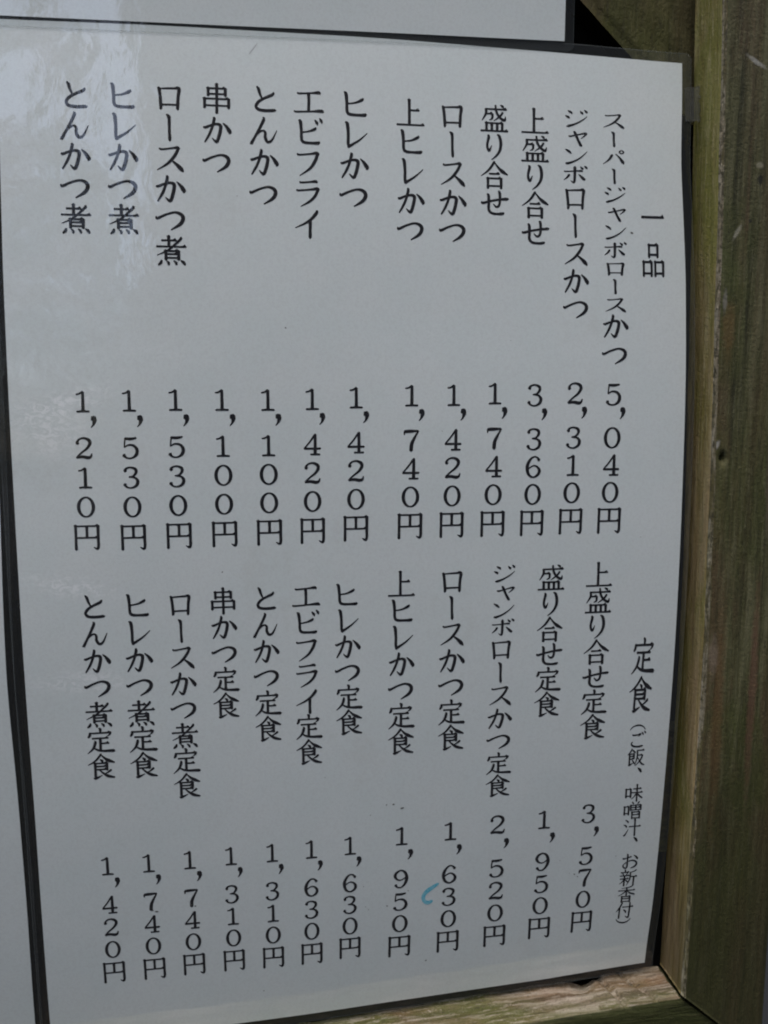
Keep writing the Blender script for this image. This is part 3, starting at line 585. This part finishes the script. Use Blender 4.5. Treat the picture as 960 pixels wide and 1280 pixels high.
def film_meshes(outline, corners, margin, surf):
    """clear rim of the laminate round the paper, plus its cut edge"""
    n = len(outline); inner, outer = [], []
    cz = [min(range(n), key=lambda k: (outline[k][0] - c[0]) ** 2 + (outline[k][2] - c[1]) ** 2) for c in corners]
    cx = sum(p[0] for p in outline) / n; czz = sum(p[2] for p in outline) / n
    for k in range(n):
        x, _, z = outline[k]
        def nrm(a, b):
            dx, dz = b[0] - a[0], b[2] - a[2]; L = math.hypot(dx, dz) or 1
            return dz / L, -dx / L
        n0 = nrm(outline[k - 1], outline[k]); n1 = nrm(outline[k], outline[(k + 1) % n])
        if k in cz:
            a0 = math.atan2(n0[1], n0[0]); a1 = math.atan2(n1[1], n1[0])
            while a1 < a0: a1 += 2 * math.pi
            for q in range(9):
                a = a0 + (a1 - a0) * q / 8
                inner.append((x, z)); rr = margin * (1 + 0.16 * math.sin(math.pi * q / 8))
                outer.append((x + rr * math.cos(a), z + rr * math.sin(a)))
        else:
            ax, az = n0[0] + n1[0], n0[1] + n1[1]; L = math.hypot(ax, az) or 1
            inner.append((x, z)); outer.append((x + ax / L * margin, z + az / L * margin))
    V, Fc = [], []; m = len(inner)
    for s in range(4):
        for (a, b), (c, d) in zip(inner, outer):
            u = s / 3; x, z = a + (c - a) * u, b + (d - b) * u
            V.append((x, surf(x, z) + 0.12, z))
    for s in range(3):
        for k in range(m):
            j = (k + 1) % m; Fc.append((s * m + k, s * m + j, (s + 1) * m + j, (s + 1) * m + k)[::-1])
    E, EF = [], []
    for k, (x, z) in enumerate(outer):
        ix, iz = inner[k]; L = math.hypot(x - ix, z - iz); ux, uz = (x - ix) / L, (z - iz) / L
        y = surf(x, z)
        E += [(x - ux * .22, y - .06, z - uz * .22), (x + ux * .05, y - .06, z + uz * .05), (x + ux * .05, y + .35, z + uz * .05)]
    for k in range(m):
        j = (k + 1) % m
        EF += [(3 * k, 3 * k + 1, 3 * j + 1, 3 * j), (3 * k + 1, 3 * k + 2, 3 * j + 2, 3 * j + 1)]
    return mesh('film', V, Fc), mesh('film_edge', E, EF)
def make_sheet(name, loc, label, cat, Lf, Rf, Bf, Tf, surf, nx, nz, corners, margin=4.3, group=None):
    e = empty(name, loc, label=label, category=cat)
    me, outl = sheet_mesh('paper', Lf, Rf, Bf, Tf, surf, nx, nz)
    link('paper', me, mat_paper, e)
    a, b = film_meshes(outl, corners, margin, surf)
    orient(a); link('laminate_film', a, mat_film, e); link('film_edge', b, mat_edge, e)
    return e
RT = [(-235.5, 154.0), (-214, 154.7), (-185, 154.8), (-163, 154.8), (-112, 155.0), (-61, 155.0), (-7, 154.9), (13.4, 154.7), (45, 154.0), (68, 152.8), (85, 151.9), (105, 152.4), (119.3, 152.6)]
LT = [(-236, -84.9), (-192, -84.0), (-147, -83.2), (-54, -82.8), (43, -82.7), (72, -82.3), (96, -82.2), (121, -82.0)]
TT = [(-84, 120.4), (-31, 121.5), (44, 121.6), (106, 120.5), (153, 119.3)]
BT = [(-86, -247.2), (-45, -245.7), (-14, -244.4), (11, -243.4), (43, -241.8), (76, -240.3), (110, -239.0), (154, -235.6)]
menu = make_sheet('menu_sheet', (35, 0, -235),
    'large laminated white sheet with a Japanese price list in black vertical lettering', 'menu',
    lambda z: smooth_tab(LT, z, 9), lambda z: smooth_tab(RT, z, 6), lambda x: smooth_tab(BT, x, 5), lambda x: smooth_tab(TT, x, 12),
    S, 60, 110, [(-85, -247.2), (154, -235.5), (152.6, 119.3), (-82, 120.4)], 3.5)
make_sheet('blank_sheet', (10, 0, 125),
    'laminated sheet along the top edge, its rounded corner overlapping the menu below', 'sheet',
    lambda z: -130.0, lambda z: 108.2 + (z - 124) * 0.01, lambda x: 121.5 + (x + 81) * 0.0155 if x > -81 else 121.5, lambda x: 330.0,
    S_top, 40, 40, [(-130, 121.5), (108.2, 124.5), (110, 330), (-130, 330)], 3.3)
make_sheet('blank_sheet', (-200, 0, -235),
    'sliver of a laminated sheet at the left edge, across the dark gap from the menu', 'sheet',
    lambda z: -320.0, lambda z: smooth_tab([(-300, -92), (-234, -90.4), (-185, -89.0), (-140, -88.6), (-99, -89.2), (-70, -88.6), (-37, -87.6), (50, -87.0), (150, -87)], z, 10),
    lambda x: -262.0, lambda x: 112.0, S_left, 30, 60, [(-320, -262), (-91, -262), (-87, 112), (-320, 112)], 2.6)

# ---------------------------------------------------------------- print on the menu
LINES = [
    ('h', '一品', 0, [(141.06, 64.34), (141.49, 49.17)], 8.91, 12.52),
    ('n', 'スーパージャンボロース', 0, [(126.22, 97.71), (127.12, 32.99)], 9.38, 6.21),
    ('n', 'かつ', 0, [(127.22, 25.3), (127.23, 15.0)], 10.4, 9.74),
    ('n', 'ジャンボ', 0, [(112.18, 97.91), (111.76, 78.41)], 9.82, 6.71),
    ('n', 'ロースかつ', 0, [(111.73, 70.33), (112.31, 31.36)], 10.17, 9.84),
    ('n', '上盛り合せ', 0, [(97.14, 96.39), (96.9, 57.65)], 10.28, 9.72),
    ('n', '盛り合せ', 0, [(82.32, 96.54), (82.05, 67.45)], 10.12, 9.92),
    ('n', 'ロースかつ', 0, [(67.16, 96.94), (67.02, 57.13)], 10.27, 10.13),
    ('n', '上ヒレかつ', 0, [(52.5, 97.07), (52.12, 57.28)], 10.12, 10.05),
    ('n', 'ヒレかつ', 0, [(33.12, 98.84), (32.47, 68.04)], 10.47, 10.22),
    ('n', 'エビフライ', 0, [(17.6, 98.89), (16.7, 58.47)], 10.04, 10.15),
    ('n', 'とんかつ', 0, [(2.59, 99.22), (1.93, 67.84)], 10.15, 10.07),
    ('n', '串かつ', 0, [(-13.0, 98.72), (-13.35, 77.81)], 9.99, 9.99),
    ('n', 'ロースかつ煮', 0, [(-28.59, 98.47), (-29.0, 48.58)], 10.37, 10.18),
    ('n', 'ヒレかつ煮', 0, [(-43.69, 97.99), (-44.05, 58.33)], 10.2, 10.09),
    ('n', 'とんかつ煮', 0, [(-58.55, 97.76), (-59.27, 58.15)], 10.04, 10.02),
    ('p', '1,210円', 1.57, [(-59.47, -1.35), (-59.92, -46.59)], 9.56, 9.7),
    ('p', '1,530円', 1.57, [(-44.49, -1.11), (-44.68, -46.98)], 9.71, 9.77),
    ('p', '1,530円', 1.57, [(-29.28, -0.87), (-29.44, -46.81)], 9.86, 9.84),
    ('p', '1,100円', 1.57, [(-13.84, -0.9), (-13.97, -46.63)], 10.01, 9.91),
    ('p', '1,100円', 1.57, [(1.7, -0.93), (1.46, -46.45)], 10.17, 9.99),
    ('p', '1,420円', 1.57, [(16.94, -0.68), (16.56, -46.25)], 10.04, 10.06),
    ('p', '1,420円', 1.57, [(32.28, -0.15), (31.89, -45.76)], 10.19, 10.13),
    ('p', '1,740円', 1.57, [(51.99, 0.52), (51.36, -45.35)], 10.39, 10.22),
    ('p', '1,420円', 1.57, [(67.13, 0.65), (66.61, -45.27)], 10.25, 10.3),
    ('p', '1,740円', 1.57, [(82.19, 1.2), (81.79, -45.19)], 10.4, 10.37),
    ('p', '3,360円', 1.57, [(97.18, 0.62), (96.58, -45.23)], 10.24, 10.45),
    ('p', '2,310円', 1.57, [(112.23, 1.18), (111.41, -44.97)], 10.39, 10.52),
    ('p', '5,040円', 1.57, [(126.89, 0.88), (126.31, -45.01)], 10.53, 10.6),
    ('n', 'とんかつ煮定食', 0, [(-59.27, -71.14), (-58.78, -90.63), (-59.39, -129.93)], 9.62, 9.85),
    ('n', 'ヒレかつ煮定食', 0, [(-44.62, -71.42), (-44.78, -130.33)], 9.81, 10.04),
    ('n', 'ロースかつ煮定食', 0, [(-30.01, -71.4), (-30.01, -139.51)], 9.71, 9.87),
    ('n', '串かつ定食', 0, [(-15.18, -70.81), (-15.16, -109.55)], 9.49, 9.75),
    ('n', 'とんかつ定食', 0, [(-0.7, -70.48), (-0.42, -119.33)], 9.65, 9.87),
    ('n', 'エビフライ定食', 0, [(13.83, -70.42), (14.25, -129.35)], 9.82, 10.0),
    ('n', 'ヒレかつ定食', 0, [(28.28, -70.36), (29.07, -118.64)], 9.93, 10.0),
    ('n', '上ヒレかつ定食', 0, [(48.34, -66.94), (48.41, -127.46)], 10.13, 10.44),
    ('n', 'ロースかつ定食', 0, [(66.97, -66.38), (67.5, -127.08)], 10.32, 10.37),
    ('n', 'ジャンボ', 0, [(86.5, -64.33), (86.34, -84.67)], 9.47, 6.99),
    ('n', 'ロースかつ定食', 0, [(85.94, -92.99), (86.38, -148.13)], 10.02, 9.36),
    ('n', '盛り合せ定食', 0, [(104.62, -66.43), (104.47, -115.78)], 10.34, 10.17),
    ('n', '上盛り合せ定食', 0, [(123.3, -65.82), (123.31, -95.99), (123.21, -126.02)], 10.55, 10.33),
    ('h', '定食', 0, [(142.42, -98.49), (142.04, -114.0)], 9.49, 14.96),
    ('h', '（ご飯、味噌汁、お新香付）', 0, [(142.07, -124.86), (141.89, -132.18), (142.37, -162.39), (143.07, -186.45), (142.35, -216.43)], 7.46, 7.81),
    ('p', '1,420円', 1.68, [(-59.7, -169.37), (-59.85, -214.39)], 9.15, 10.09),
    ('p', '1,740円', 1.68, [(-45.11, -169.56), (-45.05, -214.53)], 9.29, 10.15),
    ('p', '1,740円', 1.68, [(-30.31, -169.58), (-30.32, -214.26)], 9.42, 10.22),
    ('p', '1,310円', 1.68, [(-15.29, -169.27), (-15.26, -214.2)], 9.26, 10.28),
    ('p', '1,310円', 1.68, [(-0.08, -169.29), (-0.31, -214.46)], 9.4, 10.35),
    ('p', '1,630円', 1.68, [(14.6, -169.08), (14.55, -214.33)], 9.53, 10.41),
    ('p', '1,630円', 1.68, [(29.32, -168.85), (29.43, -213.43)], 9.66, 10.47),
    ('p', '1,950円', 1.87, [(49.17, -166.48), (49.02, -214.89)], 10.16, 10.55),
    ('p', '1,630円', 1.87, [(68.26, -166.04), (68.6, -214.83)], 10.35, 10.64),
    ('p', '2,520円', 1.87, [(87.0, -164.86), (87.85, -214.51)], 10.52, 10.72),
    ('p', '1,950円', 1.87, [(105.73, -164.15), (106.49, -212.94)], 10.53, 10.79),
    ('p', '3,570円', 1.87, [(124.06, -163.02), (124.39, -211.82)], 10.19, 10.86),
]
def along(pts, s):
    """point and direction at length s on a polyline, extrapolating at the ends"""
    seg = []
    for a, b in zip(pts, pts[1:]): seg.append((a, b, math.hypot(b[0] - a[0], b[1] - a[1])))
    for i, (a, b, L) in enumerate(seg):
        if s <= L or i == len(seg) - 1:
            u = s / L; return (a[0] + (b[0] - a[0]) * u, a[1] + (b[1] - a[1]) * u), ((b[0] - a[0]) / L, (b[1] - a[1]) / L)
        s -= L
def lettering(text, ratio, pts, w, h):
    units = []; u = 0.0
    for i, ch in enumerate(text):
        if ch == ',': units.append(units[-1] + ratio * 0.43); continue
        if i: u += ratio if text[i - 1] == ',' else 1.0
        units.append(u)
    total = sum(math.hypot(b[0] - a[0], b[1] - a[1]) for a, b in zip(pts, pts[1:]))
    step = total / u if u else 1
    V, Fc = [], []; k = 0
    for ch, uu in zip(text, units):
        (cx, cz), (dx, dz) = along(pts, uu * step)
        if ch == ',': cx += 0.36 * w
        for vs, fs in GLYPH_CACHE[ch]:
            n = len(V); k += 1
            for gx, gy in vs:
                a, b = (gx - 50) / 100 * w, (gy - 50) / 100 * h
                x, z = cx + a + dx * b, cz + dz * b
                V.append((x, S(x, z) - 0.035 - 0.0007 * (k % 12), z))
            Fc += [tuple(n + q for q in f) for f in fs]
    return V, Fc
KIND = {'n': 'dish_name', 'p': 'price', 'h': 'heading'}
merged = []
for kind, text, ratio, pts, w, h in LINES:
    V, Fc = lettering(text, ratio, pts, w, h)
    nxt = KIND[kind]
    if nxt == 'dish_name' and text in ('かつ', 'ロースかつ', 'ロースかつ定食') and merged and merged[-1][3] in ('スーパージャンボロース', 'ジャンボ'):
        V0, F0 = merged[-1][1], merged[-1][2]; n = len(V0)
        V0 += V; F0 += [tuple(n + q for q in f) for f in Fc]; merged[-1][3] += text
    else: merged.append([nxt, V, Fc, text])
for nm, V, Fc, text in merged:
    me = mesh(nm, V, Fc, False); orient(me)
    link(nm, me, mat_ink, menu, label='black vertical print reading ' + text)

def stroke_mesh(name, pts, mat, lab, lift):
    vs, fs = brush(pts, bold=False)
    me = mesh(name, [(x, S(x, z) - lift, z) for x, z in vs], fs, False); orient(me)
    return link(name, me, mat, menu, label=lab)
stroke_mesh('pen_mark', [(64.0, -188.5, 1.0), (61.8, -189.9, 1.7), (59.8, -191.3, 1.8), (58.3, -193.2, 1.6), (58.5, -195.5, 1.5), (60.0, -196.6, 1.7), (61.6, -196.0, 1.2)], mat_pen, 'small light blue curved pen mark', 0.05)
stroke_mesh('pencil_scratch', [(-2.1, 113.7, .12), (-0.8, 115.4, .28), (0.9, 117.6, .1)], mat_pencil, 'faint grey scratch near the top edge', 0.05)
SPECKS = [(43.2, -152.9, .5), (45.9, -152.9, .55), (49.3, -154.7, .8), (37.1, -156.7, .3), (8.3, 23.5, .45), (-15.2, -60.5, .5), (-31.1, -166.5, .4),
  (59.9, -223.3, .55), (-4.3, -230.0, .5), (43.9, -196.4, .55), (52.1, -190.4, .45), (35.5, -195.9, .4), (36.6, -197.3, .4), (119.8, -189.8, .6), (121.2, -191.0, .4),
  (117.7, -189.2, .3), (136.8, -183.0, .4), (-44.5, -189.5, .5), (-30.4, -188.6, .7), (-43.1, -190.2, .8), (-29.0, -189.2, .6), (133.1, 58.6, .7), (106.9, -185.6, .4), (113.4, -183.0, .3), (34.6, -186.8, .35), (-7, 67, .3), (63, -12, .25), (88, 20, .25), (20, -140, .3), (139, -52, .25)]
V, Fc = [], []
for x, z, r in SPECKS:
    n = len(V); r *= .62; ra = rng.uniform(0, 3)
    for k in range(9):
        a = k * 2 * math.pi / 9; rr = r * rng.uniform(.6, 1.2); ex = rng.uniform(1.0, 1.3)
        px, pz = rr * 1.5 * math.cos(a), rr * .8 * math.sin(a)
        X, Z = x + px * math.cos(ra) - pz * math.sin(ra), z + px * math.sin(ra) * .6 + pz * math.cos(ra)
        V.append((X, S(X, Z) - 0.05, Z))
    Fc.append(tuple(range(n, n + 9)))
me = mesh('dirt_specks', V, Fc, False); orient(me)
link('dirt_specks', me, mat_speck, menu, kind='stuff', label='tiny dark specks of dirt scattered over the sheet')

# ---------------------------------------------------------------- bit of clear tape at the upper right edge
def tape_mat():
    t = NT('old_clear_tape')
    tr = t.n('ShaderNodeBsdfTransparent'); tr.inputs[0].default_value = (0.8, 0.8, 0.78, 1)
    p = t.principled(t.mix(t.noise(t.mapping((1, 1, 1)), 400, 4), (0.22, 0.23, 0.22), (0.42, 0.43, 0.42)), 0.3)
    m = t.n('ShaderNodeMixShader'); m.inputs[0].default_value = 0.10
    t.l(tr.outputs[0], m.inputs[1]); t.l(p.outputs[0], m.inputs[2]); return t.done(m)
V, Fc = [], []
nx, nz = 10, 16
for s in (0, 1):
    for j in range(nz + 1):
        for i in range(nx + 1):
            x = 153.4 + 5.4 * i / nx + (0.9 * noise.noise(Vector((j * .5, 3, 1))) if i == nx else 0)
            z = 98.6 + 12.2 * j / nz + 0.25 * i / nx + (.9 * noise.noise(Vector((i * .6, 7, j))) if j in (0, nz) else 0)
            y = S(x, z) - 0.35 - 0.5 * max(0, (x - 156)) * .5 - .15 * noise.noise(Vector((x * .5, 0, z * .5))) + s * .1
            V.append((x, y, z))
N = (nx + 1) * (nz + 1)
for j in range(nz):
    for i in range(nx):
        a = j * (nx + 1) + i; Fc.append((a, a + 1, a + nx + 2, a + nx + 1)); Fc.append((N + a, N + a + nx + 1, N + a + nx + 2, N + a + 1))
me = mesh('clear_tape', V, Fc)
link('clear_tape', me, tape_mat(), None, label="dull scrap of clear tape at the menu sheet's upper right edge by the post", category='tape')
